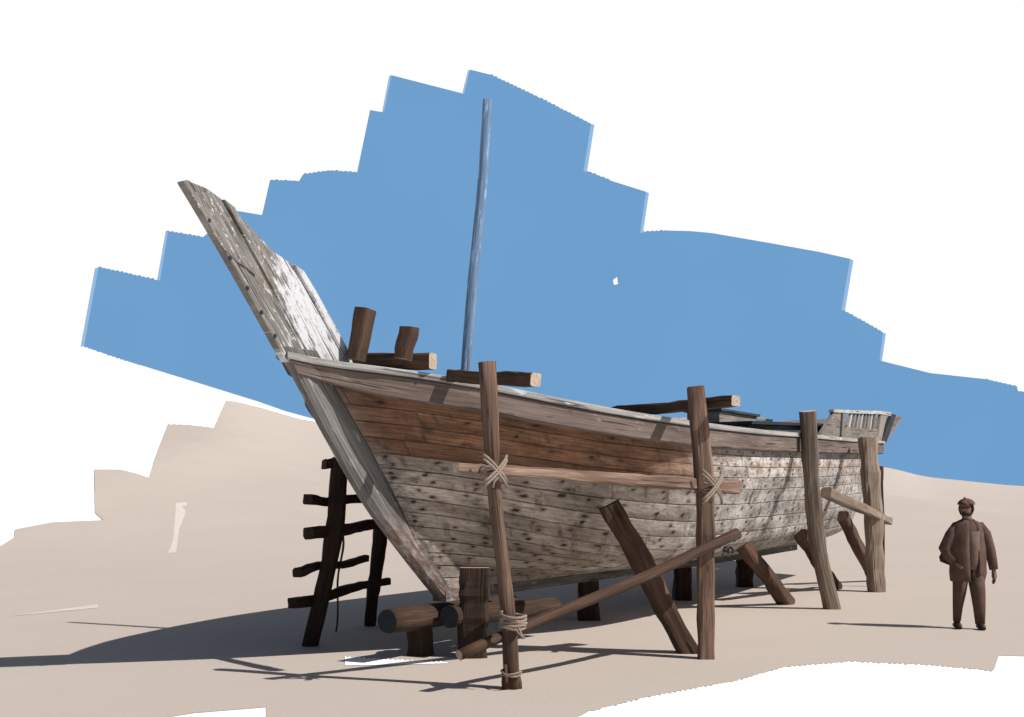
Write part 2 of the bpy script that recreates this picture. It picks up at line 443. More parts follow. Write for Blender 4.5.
def drape(outline, mat, name, lift, x_step=1.5, y_step=1.0, kind='structure'):
    """A sheet with the given plan outline laid over the terrain."""
    bm = bmesh.new()
    vs = [bm.verts.new((x, y, 0)) for x, y in outline]
    bm.faces.new(vs)
    bm.normal_update()
    if len(vs) > 4: bmesh.ops.triangulate(bm, faces=bm.faces[:])
    ys = [v.co.y for v in bm.verts]; xs = [v.co.x for v in bm.verts]
    y0, y1, x0, x1 = min(ys), max(ys), min(xs), max(xs)
    yy = 24.0
    while yy < min(y1, 175):
        if yy > y0: bmesh.ops.bisect_plane(bm, geom=bm.verts[:]+bm.edges[:]+bm.faces[:], dist=1e-5, plane_co=(0, yy, 0), plane_no=(0, 1, 0))
        yy += y_step if yy < 46 else (y_step*2 if yy < 113 else 6)
    if y1 > 24:
        xx = math.ceil(max(x0, -90)/x_step)*x_step
        while xx < min(x1, 105):
            bmesh.ops.bisect_plane(bm, geom=bm.verts[:]+bm.edges[:]+bm.faces[:], dist=1e-5, plane_co=(xx, 0, 0), plane_no=(1, 0, 0))
            xx += x_step
    for v in bm.verts: v.co.z = terrain(v.co.x, v.co.y) + (lift + .018*sstep(24, 34, v.co.y) if lift else 0)
    for f in bm.faces:
        f.smooth = True
    bmesh.ops.recalc_face_normals(bm, faces=bm.faces[:])
    if sum(f.normal.z for f in bm.faces) < 0: bmesh.ops.reverse_faces(bm, faces=bm.faces[:])
    return tag(link(name, bm, mat), kind=kind)

drape([(-330, -60), (330, -60), (330, 210), (-330, 210)], M['white'], 'ground', 0)

def land(px, py):
    """Plan position of an image pixel projected onto the terrain."""
    lo = None
    d = 3.0
    while d < YC:
        p = spot(px, py, d)
        if p.z <= terrain(p.x, d):
            lo = d; break
        d += .05
    if lo is None: lo = YC - .4
    p = spot(px, py, lo)
    return (p.x, p.y)

def comb_edge(a, b, step, amp, rng):
    """Ragged run of points between two image pixels (the broken edge of the sand)."""
    n = max(1, int(math.hypot(b[0]-a[0], b[1]-a[1])/step)); out = []
    for i in range(n):
        t = i/n
        o = amp if i % 2 else 0
        nx, ny = -(b[1]-a[1]), (b[0]-a[0]); l = math.hypot(nx, ny)
        out.append((a[0]+(b[0]-a[0])*t + nx/l*o*rng.uniform(.3, 1), a[1]+(b[1]-a[1])*t + ny/l*o*rng.uniform(.3, 1)))
    return out

rng = random.Random(5)
SAND = [(-60, 560, 0), (0, 547, 0), (14, 538, 0), (15, 530, 0), (52, 523, 0), (103, 521, 0), (95, 513, 0), (94, 470, 0), (120, 470, 0),
        (149, 478, 0), (168, 424, .8), (190, 425, .8), (214, 428, 0), (226, 400.5, 0), (262, 408, 0), (300, 419, 0)]
pts = []
for i in range(len(SAND)-1):
    a, b = SAND[i], SAND[i+1]
    pts += comb_edge(a, b, 3.0 if a[2] else 9, a[2], rng) if a[2] else [(a[0], a[1])]
pts.append(SAND[-1][:2])
outline = [land(*p) for p in pts]
# along the crest, behind the boat, and away to the right
outline += [(-18.5, 110.6), (-8, 112), (10, 113), (30, 113), (50, 113), (74, 113), (100, 110)]
edge2 = [(1180, 640, 0), (1024, 657, 0), (999, 656, 0), (994, 671, 1.5), (930, 665, 1.5), (850, 661.5, 1.5), (785, 667, 1.5), (740, 680, 1.5), (640, 699, 1.5), (590, 712, 0), (582, 716, 0), (560, 724, 0)]
pts = []
for i in range(len(edge2)-1):
    a, b = edge2[i], edge2[i+1]
    pts += comb_edge(a, b, 2.6, -a[2], rng) if a[2] else [(a[0], a[1])]
pts.append(edge2[-1][:2])
outline += [land(*p) for p in pts]
outline += [land(*p) for p in [(520, 760), (400, 780), (300, 770), (266, 724), (266, 708.5), (240, 710), (195, 713.5), (150, 722), (40, 740), (-60, 745), (-200, 700)]]
drape(outline, M['sand'], 'sand', .004)

# bare streaks where the white ground shows through the sand
M['palesand'] = mat_plain('pale_dry_sand', (.54, .475, .425), .06, 3)
def streak(ps, mat): drape([land(*p) for p in ps], mat, 'ground_streak', .009)
streak([(176, 504), (187, 503), (185, 515), (179, 530), (176, 553), (168, 554), (173, 540)], M['palesand'])
streak([(10, 617), (44, 612), (98, 605), (98, 608.5), (60, 612)], M['palesand'])
streak([(345, 657)] + [(345+i*2.4, 657.5 + i*.12 + (1.4 if i % 2 else 0)) for i in range(1, 44)] + [(452, 664.5), (400, 665.5), (345, 666.5)], M['white'])

# ------------------------------------------------------------------ sky: a bright white backdrop with a broad patch of clear blue
def bend_y(x, y0): return y0 - x*x*.0006
def backdrop(outline_px, y0, mat, name, xs=30):
    bm = bmesh.new()
    bm.faces.new([bm.verts.new((px, py, 0)) for px, py in outline_px])
    bm.normal_update()
    bmesh.ops.triangulate(bm, faces=bm.faces[:], ngon_method='EAR_CLIP')
    x = math.ceil(min(v.co.x for v in bm.verts)/xs)*xs; xm = max(v.co.x for v in bm.verts)
    while x < xm:
        bmesh.ops.bisect_plane(bm, geom=bm.verts[:]+bm.edges[:]+bm.faces[:], dist=1e-5, plane_co=(x, 0, 0), plane_no=(1, 0, 0))
        x += xs
    for v in bm.verts:
        px, py = v.co.x, v.co.y; y = y0
        for _ in range(6):
            x = (px-CX)/FP*y; y = bend_y(x, y0)
        v.co = (x, y, EYE-(py-HY)/FP*y)
    for f in bm.faces: f.smooth = True
    return tag(link(name, bm, mat), kind='structure')

bm = bmesh.new()
cols = []
for i in range(61):
    x = -150 + 5*i; y = bend_y(x, 190)
    cols.append((bm.verts.new((x, y, -2)), bm.verts.new((x, y, 96))))
for a, b in zip(cols, cols[1:]): bm.faces.new((a[0], b[0], b[1], a[1]))
tag(link('backdrop', bm, M['skywhite']), kind='structure')

# (column, row, ragged)
SKY = [(83, 346, 0), (98, 267, 1.5), (157, 280, 0), (166, 231, 1.5), (203, 237, 0), (235, 210.5, 0), (262, 215, 0), (270, 180, 1.5), (299, 181, 0), (303, 174.5, 1.5),
       (330, 170.5, 1.5), (357, 172.5, 0), (370, 110, 0), (382, 112, 0), (391, 75, 0), (463, 93.5, 0), (470, 69.5, 0), (490, 74.5, 1.5), (540, 98, 1.5), (592, 124.5, 0),
       (584, 170, 1.5), (612, 181, 0), (647, 192, 0), (641, 232, 1.5), (668, 230.5, 0), (690, 231, 0), (712, 233, 0), (770, 243, 0), (820, 252, 0), (851, 259, 0), (842, 309.5, 1.5), (884, 333, 0), (880, 360.5, 0),
       (930, 373, 0), (985, 379, 1.0), (1017, 386.5, 0), (1018, 391, 0), (1036, 393, 0), (1080, 402, 0), (1200, 440, 0), (1260, 525, 0),
       (420, 525, 0), (330, 430, 0), (316, 419.5, 0), (285, 411, 0), (258, 401.5, 0), (200, 383.5, 0), (140, 365, 1.0), (100, 352, 1.0)]
pts = []
rng = random.Random(8)
for i, a in enumerate(SKY):
    b = SKY[(i+1) % len(SKY)]
    pts += comb_edge(a, b, 2.2, -a[2], rng) if a[2] else [(a[0], a[1])]
backdrop(pts, 180, M['skyblue'], 'sky')
# dry brush-like fringes at the upright edges of the blue
for q in ([(591, 124), (594.5, 124.5), (587, 172), (583.5, 171)], [(646, 192), (649, 193), (643, 233), (640, 233)], [(850, 259.5), (853.5, 260), (845, 311), (841.5, 310)],
          [(883, 333), (886, 333.5), (882, 361), (879.5, 361)], [(84, 346), (80.5, 347), (95, 268), (98.5, 267.5)], [(389, 76), (391.5, 75), (384, 112), (382, 112)],
          [(157, 280), (160, 280.5), (168, 232), (165.5, 232)], [(464, 94), (462, 94), (468, 70), (470, 70)]):
    backdrop(q, 179.6, M['skyedge'], 'sky_fringe')
backdrop([(613, 280), (617, 277), (618, 284), (614, 285)], 179.4, M['skywhite'], 'white_fleck')  # white dab laid before the blue, as a gap in it

# ------------------------------------------------------------------ the boat
BO = bpy.data.objects.new('wooden_boat', None); C.objects.link(BO)
BO.location = (-1.0, 12.2, 0); BO.rotation_euler = (0, 0, R(60))
tag(BO, 'old weathered wooden boat with a high raked prow propped up on the sand', 'boat')
def lp(s, t, z): return Vector((s, -t, z))        # boat coordinates: s aft of the forefoot, t to port, z up
def lw(s, t, z=0.0):                               # the same point in the world
    return Vector((-1.0 + .5*s + .866*t, 12.2 + .866*s - .5*t, z))
def boat_pt(w):                                    # world to boat coordinates
    r = Vector(w) - Vector((-1.0, 12.2, 0)); return Vector((.5*r.x+.866*r.y, -.866*r.x+.5*r.y, r.z))

SX = [-2.3, -1.85, -1.2, -.5, .3, 1.2, 2.5, 4.5, 7, 10, 13, 15, 16.6]
ST = [.03, .15, .60, 1.06, 1.45, 1.80, 2.12, 2.28, 2.22, 2.05, 1.84, 1.68, 1.55]
SZx = [-2.3, -1.2, -.5, .3, 1.2, 2.5, 4.5, 7, 10, 13, 16.6]
SZ = [3.045, 2.945, 2.86, 2.762, 2.68, 2.63, 2.64, 2.72, 2.82, 2.93, 3.073]
def sheer_t(s): return cr(SX, ST, s)
def sheer_z(s): return cr(SZx, SZ, s)
def rabbet(z): return cr([.6, .78, 1.2, 1.72, 2.3, 2.88, 3.15], [.50, .29, -.17, -.60, -1.14, -1.72, -1.98], z)
def leading(z): return cr([.62, .75, 1.2, 1.66, 2.3, 3.11, 4.36], [.30, .12, -.45, -1.0, -1.6, -2.3, -3.5], z)
ZK = .69
NS = 15
QV = [0, .2, .4, .667, .85, 1]
QT = [0, .44, .76, .955, .99, 1]
QZ = [0, .035, .15, .60, .83, 1]
def hull_pt(w, v, proud=0.0):
    ss = -1.86 + (16.6+1.86)*w
    zt = sheer_z(ss) - .03
    kb = sstep(-2.2, 3.2, ss); kk = 1 - .82*kb
    th = v*math.pi/2
    q = (1-kk)*cr(QV, QT, v) + kk*v**1.05
    zf = (1-kk)*cr(QV, QZ, v) + kk*v
    zk = ZK + .05*sstep(9, 16.6, ss)
    z = zk + (zt-zk)*zf
    ts = sheer_t(ss)
    t = .085 + (ts-.085)*q
    zb = ZK + (3.0-ZK)*v
    s0 = rabbet(zb); s1 = 14.7 + 1.9*v**1.1
    s = s0 + (s1-s0)*w
    if w > .002: t += proud
    return s, t, z

NW = 140
ws = [(i/NW)**1.45 for i in range(NW+1)]
rows = []                                                         # (v, strake coordinate, inset)
for j in range(NS):
    for fr, ins in ((0.0, -.010), (.045, 0), (.5, .004), (.955, 0)):
        rows.append(((j+fr)/NS, j+fr+(1e-3 if fr == 0 else 0), ins))
rows.append((1.0, NS-1e-3, -.010))
bm = bmesh.new()
uvl = bm.loops.layers.uv.new('UVMap'); uvf = bm.loops.layers.uv.new('frac')
rngp = random.Random(4)
strake_out = [rngp.uniform(-.006, .006) for _ in range(NS)]
for side in (1, -1):
    grid = []
    for (v, sc, ins) in rows:
        line = []; U = 0; prev = None
        j = min(int(sc), NS-1)
        for w in ws:
            out = ins + strake_out[j] + (.030*sstep(0, .03, w)*(1-sstep(.42, .62, w)) if sc > 9.5 else 0)
            s, t, z = hull_pt(w, v, out)
            p = Vector((s, -t*side, z))
            if prev is not None: U += (p-prev).length
            prev = p
            line.append((bm.verts.new(p), U, s))
        grid.append(line)
    for r in range(len(rows)-1):
        for i in range(NW):
            q = [grid[r][i], grid[r][i+1], grid[r+1][i+1], grid[r+1][i]]
            vv = [rows[r], rows[r], rows[r+1], rows[r+1]]
            if side < 0: q.reverse(); vv.reverse()
            f = bm.faces.new([a[0] for a in q]); f.smooth = True
            for l, a, b in zip(f.loops, q, vv):
                sc = b[1]
                if b is rows[r+1] and sc == int(sc) + 1e-3 and r+1 < len(rows)-1: sc -= 2e-3
                l[uvl].uv = (a[1]+side*.7, sc); l[uvf].uv = (a[2], b[0])
hull = link('hull_planking', bm, M['hull'], BO)
me = hull.data
# the ridges between strakes stay crisp
if hasattr(me, 'set_sharp_from_angle'): me.set_sharp_from_angle(angle=R(28))

# small mark painted in dark strokes low on the after body
def hull_at(px, py):
    best = None
    for i in range(300, 1000, 2):
        w = .20 + .5*i/1000
        for j in range(60):
            v = .02 + .5*j/60
            q = hull_pt(w, v, .012); g = lw(q[0], q[1], q[2])
            e = (CX+FP*g.x/g.y-px)**2 + (HY-FP*(g.z-EYE)/g.y-py)**2
            if best is None or e < best[0]: best = (e, q)
    return Vector((best[1][0], -best[1][1], best[1][2]))
bm = bmesh.new()
for st in ([(717, 547.5), (720, 548)], [(722.5, 555), (723.5, 549.5), (725, 546.5), (727, 548)], [(723.5, 551), (726.5, 550.8)],
           [(730.5, 547), (733, 549.5), (732.5, 553), (730, 555), (728, 552.5), (728.2, 549), (730.5, 547)]):
    tube(bm, [hull_at(*q) for q in st], .014, 5, mcap=0)
link('painted_mark', bm, M['blackpaint'], hull)

# transom closing the stern
bm = bmesh.new(); uvl = bm.loops.layers.uv.new('UVMap'); bm.loops.layers.uv.new('frac')
port, star = [], []
for i in range(25):
    s, t, z = hull_pt(1.0, i/24)
    port.append(bm.verts.new((s+.01, -t+.004, z))); star.append(bm.verts.new((s+.01, t-.004, z)))
for i in range(24):
    f = bm.faces.new((port[i], star[i], star[i+1], port[i+1]))
    for l in f.loops: l[uvl].uv = (l.vert.co.y, l.vert.co.z*4)
tag(link('transom', bm, M['hull'], BO))

# keel
def box_sweep(name, secs, mat, parent, cap=True, uvs=1.0, smooth=False):
    """secs: list of rings (each the same number of points) -> closed skin."""
    bm = bmesh.new(); uvl = bm.loops.layers.uv.new('UVMap')
    rings = [[bm.verts.new(p) for p in ring] for ring in secs]
    m = len(rings[0]); L = [0]
    for a, b in zip(secs, secs[1:]): L.append(L[-1] + (Vector(b[0])-Vector(a[0])).length)
    per = [0]
    for j in range(m): per.append(per[-1] + (Vector(secs[len(secs)//2][(j+1) % m])-Vector(secs[len(secs)//2][j])).length)
    for i in range(len(rings)-1):
        for j in range(m):
            k = (j+1) % m
            f = bm.faces.new((rings[i][j], rings[i+1][j], rings[i+1][k], rings[i][k])); f.smooth = smooth
            for l, (uu, vv) in zip(f.loops, ((per[j], L[i]), (per[j], L[i+1]), (per[j+1], L[i+1]), (per[j+1], L[i]))): l[uvl].uv = (uu*uvs, vv)
    if cap:
        for ring in (list(reversed(rings[0])), rings[-1]):
            f = bm.faces.new(ring)
            for l in f.loops: l[uvl].uv = (l.vert.co.y, l.vert.co.z)
    bmesh.ops.recalc_face_normals(bm, faces=bm.faces[:])
    return link(name, bm, mat, parent)

secs = []
for i in range(20):
    s = .35 + (14.8-.35)*i/19
    zk = ZK + .05*sstep(9, 16.6, s) + .02
    secs.append([lp(s, .09, zk), lp(s, .09, zk-.14), lp(s, -.09, zk-.14), lp(s, -.09, zk)])
box_sweep('keel', secs, M['stem'], BO)

# stem post: a deep plank on edge between the leading edge and the rabbet
secs = []
for i in range(40):
    z = .60 + (3.14-.60)*i/39
    a, b = leading(z), rabbet(z)+.07
    h = .075; e = .035
    secs.append([lp(a, e, z), lp(a+.07, h, z), lp(b, h+.028, z), lp(b, -h-.028, z), lp(a+.07, -h, z), lp(a, -e, z)])
box_sweep('stem_post', secs, M['stem'], BO)

# prow blade: boards side by side above the stem
def cl(px, py):                                                   # image pixel projected onto the centreline plane of the boat
    kx = (px-CX)/FP; s = (12.2*kx+1)/(.5-.866*kx); d = 12.2+.866*s
    return Vector((s, 0, EYE-(py-HY)/FP*d))
PROW = [cl(*p) for p in [(284, 362), (275, 347), (255, 311), (225, 258), (200, 215.5), (181, 184), (180, 181.5), (184, 180.5), (205, 189), (231, 208), (235, 216), (262, 244),
                         (284, 259), (301, 271.5), (313, 291), (330, 321), (347, 352), (352, 368)]]
ax0, ax1 = PROW[1], PROW[5]
al = (ax1-ax0).normalized(); ac = Vector((-al.z, 0, al.x))
if ac.x < 0: ac = -ac
bm = bmesh.new(); uvl = bm.loops.layers.uv.new('UVMap'); uvp = bm.loops.layers.uv.new('plank')
bands = [(-.2, .075), (.08, .30), (.305, .52), (.525, .71), (.715, .86), (.865, 1.6)]
for bi, (c0, c1) in enumerate(bands):
    pm = bmesh.new()
    pm.faces.new([pm.verts.new(p) for p in PROW])
    for cc, no in ((c0, -ac), (c1, ac)):
        bmesh.ops.bisect_plane(pm, geom=pm.verts[:]+pm.edges[:]+pm.faces[:], dist=1e-5, plane_co=ax0+ac*cc, plane_no=no, clear_outer=True)
    if not pm.faces: pm.free(); continue
    th = (.040, .030, .036, .028, .034, .030)[bi]
    pm.faces.ensure_lookup_table(); poly = [v.co.copy() for v in pm.faces[0].verts]; pm.free()
    skew = (.0, .0, .004, -.005, .003, 0)[bi]
    A, B = [], []
    for p in poly:
        A.append(bm.verts.new((p.x, -th-skew*(p.z-3.1)*4, p.z))); B.append(bm.verts.new((p.x, th, p.z)))
    fs = [bm.faces.new(A), bm.faces.new(list(reversed(B)))]
    for i in range(len(A)):
        j = (i+1) % len(A); fs.append(bm.faces.new((A[j], A[i], B[i], B[j])))
    for f in fs:
        for l in f.loops:
            d = l.vert.co - ax0
            l[uvl].uv = (d.dot(ac), d.dot(al)); l[uvp].uv = (bi+.5, 0)
bmesh.ops.recalc_face_normals(bm, faces=bm.faces[:])
bm.normal_update()
bmesh.ops.bevel(bm, geom=[e for e in bm.edges if e.calc_face_angle(0) > .6], offset=.006, segments=1, affect='EDGES')
prow = link('prow', bm, M['prow'], BO)
# a cover board lapped over the upper prow, its lower end broken
CB = [cl(*q) for q in [(186, 192), (209, 194), (226, 222), (252, 276), (243, 268), (233, 262), (220, 249), (206, 226)]]
bm = bmesh.new(); uvl = bm.loops.layers.uv.new('UVMap'); uvp = bm.loops.layers.uv.new('plank')
A = [bm.verts.new((q.x, -.046, q.z)) for q in CB]; B = [bm.verts.new((q.x, -.030, q.z)) for q in CB]
fs = [bm.faces.new(A), bm.faces.new(list(reversed(B)))] + [bm.faces.new((A[(i+1) % len(A)], A[i], B[i], B[(i+1) % len(A)])) for i in range(len(A))]
for f in fs:
    for l in f.loops:
        d = l.vert.co - ax0
        l[uvl].uv = (d.dot(ac)+.37, d.dot(al)+3.3); l[uvp].uv = (9.5, 0)
bmesh.ops.recalc_face_normals(bm, faces=bm.faces[:])
link('cover_board', bm, M['prow'], prow)
# bolts up the leading edge of the prow
for q in (.10, .36, .62, .93, 1.3):
    p = ax0 + al*q + ac*.03; bm = bmesh.new()
    tube(bm, [(p.x, -.036, p.z), (p.x, -.050, p.z)], [.022, .018], 8, mcap=0)
    link('bolt_head', bm, M['blackpaint'], prow)

# rails
def rail_path(s0, s1, n):
    return [s0 + (s1-s0)*i/(n-1) for i in range(n)]
def rail(name, prof, mat, s0, s1, n=70, zoff=0.0):
    """prof: (out, up) points swept along both sheers; port and starboard are one part each."""
    for side in (1, -1):
        secs = []
        for s in rail_path(s0, s1, n):
            e = .05
            tx = Vector((2*e, -(sheer_t(s+e)-sheer_t(s-e)), 0)).normalized()
            no = Vector((tx.y, -tx.x, 0))
            no = Vector((-abs(no.x) if True else 0, no.y, 0))
            if no.y > 0: no = -no
            base = Vector((s, -sheer_t(s), sheer_z(s)+zoff))
            ring = []
            for (o, u) in prof:
                fw = 1 - sstep(-2.25, -1.1, s)
                uu = u*(1-.42*fw) if u < -.02 else u
                p = base + no*(o*(1-.6*fw) if o > 0 else o) + Vector((max(0, -uu)*.80*fw + (.012 if uu < -.011 else 0), 0, uu))
                ring.append(Vector((p.x, min(p.y, -.004) if True else p.y, p.z)))
            if side < 0: ring = [Vector((p.x, -p.y, p.z)) for p in ring]
            secs.append(ring)
        box_sweep(name, secs, mat, BO)
rail('rubbing_strake', [(-.01, -.245), (.028, -.25), (.055, -.225), (.062, -.03), (.045, -.012), (-.01, -.012)], M['rubrail'], -2.24, 16.72)
rail('cap_rail', [(-.17, -.010), (.088, -.010), (.094, .004), (.090, .046), (.080, .054), (-.17, .054)], M['cap'], -2.27, 16.75)
# inner bulwark and deck
rail('bulwark_lining', [(-.17, -.17), (-.12, -.17), (-.12, -.012), (-.17, -.012)], M['cabin'], -1.3, 16.4)
bm = bmesh.new(); uvl = bm.loops.layers.uv.new('UVMap')
prev = None
for i in range(40):
    s = -1.6 + (16.5+1.6)*i/39; z = sheer_z(s)-.16; t = max(sheer_t(s)-.14, .03)
    cur = (bm.verts.new((s, -t, z)), bm.verts.new((s, t, z)))
    if prev:
        f = bm.faces.new((prev[0], cur[0], cur[1], prev[1]))
        for l in f.loops: l[uvl].uv = (l.vert.co.y, l.vert.co.x)
    prev = cur
link('deck', bm, M['boxgrey'], BO)

def slab(bm, corners, uvl=None):
    """Closed box from 8 corners: four below, four above (same order)."""
    uvl = bm.loops.layers.uv.get('UVMap') or bm.loops.layers.uv.new('UVMap')
    v = [bm.verts.new(c) for c in corners]
    for idx in ((3, 2, 1, 0), (4, 5, 6, 7), (0, 1, 5, 4), (1, 2, 6, 5), (2, 3, 7, 6), (3, 0, 4, 7)):
        f = bm.faces.new([v[i] for i in idx])
        n = (v[idx[1]].co-v[idx[0]].co).cross(v[idx[2]].co-v[idx[1]].co)
        e = max(((v[idx[1]].co-v[idx[0]].co), (v[idx[2]].co-v[idx[1]].co)), key=lambda q: q.length).normalized()
        o = n.cross(e).normalized()
        for l in f.loops: l[uvl].uv = (l.vert.co.dot(o), l.vert.co.dot(e))
def sbox(bm, s0, s1, t0, t1, z0, z1):
    slab(bm, [lp(s0, t0, z0), lp(s1, t0, z0), lp(s1, t1, z0), lp(s0, t1, z0), lp(s0, t0, z1), lp(s1, t0, z1), lp(s1, t1, z1), lp(s0, t1, z1)])

# quarter bulwarks at the stern, with a row of slots: boards, rails and slats
def bulw(side):
    SE = 16.6
    H = lambda q: .47 + .031*(q-10)                               # height over the cap rail
    def P(q, o, f):                                               # q along, o outward, f fraction of the height
        qq = min(q, SE); h = H(q)*f
        return Vector((q, -side*(sheer_t(qq)+o+.03*f), sheer_z(qq)+.06+h))
    def board(bm, s0, s1, f0, f1, o0, o1, n=1, rake=0.0):
        for i in range(n):
            a = s0+(s1-s0)*i/n; b = s0+(s1-s0)*(i+1)/n
            slab(bm, [P(a, o0, f0), P(b, o0, f0), P(b, o1, f0), P(a, o1, f0),
                      P(a+rake, o0, f1), P(b+rake, o0, f1), P(b+rake, o1, f1), P(a+rake, o1, f1)])
    bm = bmesh.new()
    board(bm, 11.35, 16.0, .0, .40, -.06, .0, 10)                  # lower plank
    slab(bm, [P(8.9, -.06, 0), P(11.34, -.06, 0), P(11.34, 0, 0), P(8.9, 0, 0), P(10.0, -.06, .92), P(11.34, -.06, .92), P(11.34, 0, .92), P(10.0, 0, .92)])
    b = link('stern_bulwark', bm, M['stern'], BO)
    bm = bmesh.new(); board(bm, 9.9, 17.6, .925, 1.04, -.075, .02, 12)
    link('bulwark_rail', bm, M['cap'], b)
    bm = bmesh.new(); board(bm, 10.75, 11.0, .0, .92, .001, .035)
    link('bulwark_stile', bm, M['boxgrey'], b)
    for i in range(8):
        q = 11.75 + i*.50
        bm = bmesh.new(); board(bm, q, q+.16, .404, .922, -.05, -.008, 1, .22)
        link('slat', bm, M['stern'] if i % 3 else M['cap'], b)
    bm = bmesh.new(); board(bm, 16.01, 16.7, .0, .922, -.06, .004, 1, .45)
    link('end_board', bm, M['stern'], b)
    bm = bmesh.new(); board(bm, 16.72, 17.25, .0, 1.0, -.07, .006, 1, 1.05)
    link('quarter_post', bm, M['blackpaint'], b)
bulw(1); bulw(-1)
# raked fashion board across the top of the transom
bm = bmesh.new()
slab(bm, [lp(16.63, 1.45, 2.8), lp(16.78, 1.45, 2.8), lp(16.78, -1.45, 2.8), lp(16.63, -1.45, 2.8), lp(18.9, 1.60, 3.86), lp(19.1, 1.60, 3.86), lp(19.1, -1.60, 3.86), lp(18.9, -1.60, 3.86)])
link('taffrail', bm, M['stern'], BO)

# low dark cabin and a hatch box in front of it
def roofed(bm, s0, s1, t0, t1, z0, za, zb, th=None):
    slab(bm, [lp(s0, t0, z0 if th is None else za-th), lp(s1, t0, z0 if th is None else zb-th), lp(s1, t1, z0 if th is None else zb-th), lp(s0, t1, z0 if th is None else za-th),
              lp(s0, t0, za), lp(s1, t0, zb), lp(s1, t1, zb), lp(s0, t1, za)])
bm = bmesh.new(); roofed(bm, 6.6, 12.6, 1.60, -1.60, 2.3, 2.90, 3.22); cab = link('cabin', bm, M['cabin'], BO)
bm = bmesh.new(); roofed(bm, 6.5, 12.7, 1.68, -1.68, 0, 2.955, 3.275, .05); link('cabin_roof', bm, M['blackpaint'], cab)
bm = bmesh.new(); roofed(bm, 6.95, 8.9, 1.0, .45, 2.8, 3.16, 3.20); hb = link('hatch_box', bm, M['boxgrey'], BO)
bm = bmesh.new(); roofed(bm, 6.90, 8.95, 1.05, .40, 0, 3.205, 3.245, .04); link('lid', bm, M['cabin'], hb)

# bow: mooring beam with two bitts
def ptimber(name, p0, p1, r0, r1, mat, parent, square=1.0, seed=1, capmat='cut', **kw):
    a, b = boat_pt(p0), boat_pt(p1)
    if parent is not BO: pass
    rngq = random.Random(seed); bm = bmesh.new(); n = kw.get('n', 8)
    pts = wander(a, b, n, kw.get('amp', .006), rngq)
    tube(bm, pts, [r0+(r1-r0)*i/(n-1) for i in range(n)], 12, square, rng=rngq, rough=.02, aspect=kw.get('aspect', 1.0), up=kw.get('up'))
    return link(name, bm, [M[mat], M[capmat]], parent)
beam = ptimber('mooring_beam', lw(-1.15, -.40, 3.15), lw(-1.05, .86, 3.09), .075, .080, 'brown', BO, seed=4)
ptimber('bitt', spot(356, 360, 10.9), spot(365.5, 309, 10.9), .075, .085, 'brown', beam, seed=5)
ptimber('bitt', spot(403, 359, 10.84), spot(409.5, 327, 10.82), .072, .078, 'brown', beam, seed=6)

# mast
mb = boat_pt(spot(464, 400, 13.0)); mt = boat_pt(spot(487.5, 100, 13.0))
rngq = random.Random(12); bm = bmesh.new()
tube(bm, wander(mb, mt, 24, .016, rngq), [.066-.012*i/23 for i in range(24)], 14, 0, rng=rngq, rough=.03)
link('mast', bm, [M['mast'], M['cutdark']], BO, smooth=True)

# ------------------------------------------------------------------ scaffolding on the port side
G_P = 'scaffold posts along the boat'
def post(label, ppx, ppy, tpx, tpy, dt, r0, r1, mat, seed, **kw):
    return timber('scaffold_post', foot(ppx, ppy) - Vector((0, 0, .03)), spot(tpx, tpy, dt), r0, r1, mat, label, 'post', G_P, seed=seed, **kw)
A = post('round topped brown post with rope lashings, standing nearest the prow', 512, 689, 487, 362, 9.98, .082, .082, 'post', 21, sides=16, amp=.016,
         rfun=lambda t: 1.0 if t > .78 else (.78 + .2*abs(t-.5)), splay=4)
B = post('squared dark brown post lashed to the rail beside the orange and brown midship planks', 706, 659, 695.5, 387, 11.98, .088, .092, 'post', 22, square=.8, amp=.012,
         bend=(.05, 0, 0), splay=4)
Cc = post('crooked grey post bowing out beside the slotted stern bulwark', 833, 609, 808, 411, 16.95, .125, .115, 'postgrey', 23, square=.6, bend=(-.10, 0, 0))
D = post('grey post at the very stern, below the row of slots', 877, 592, 868, 438, 21.0, .15, .155, 'postgrey', 24, square=.7)
timber('thin_pole', foot(882, 587) - Vector((0, 0, .02)), spot(881, 466, 21.9), .055, .05, 'dark', 'thin dark pole standing just behind the sternmost grey post', 'pole', seed=25)

lashing(A, spot(490, 471, 9.92), (0, 0, 1), .088, 4, .10, .013, cross=(.62, .68, 0), seed=1)
lashing(A, spot(513, 621, 9.90), (0.1, 0, 1), .115, 5, .13, .014, seed=2)
lashing(A, spot(511.5, 673, 9.95), (0, 0, 1), .090, 2, .04, .010, seed=8, ends=0)
lashing(B, spot(705, 487, 11.98), (0, 0, 1), .115, 4, .12, .014, cross=(.62, .68, 0), seed=3)

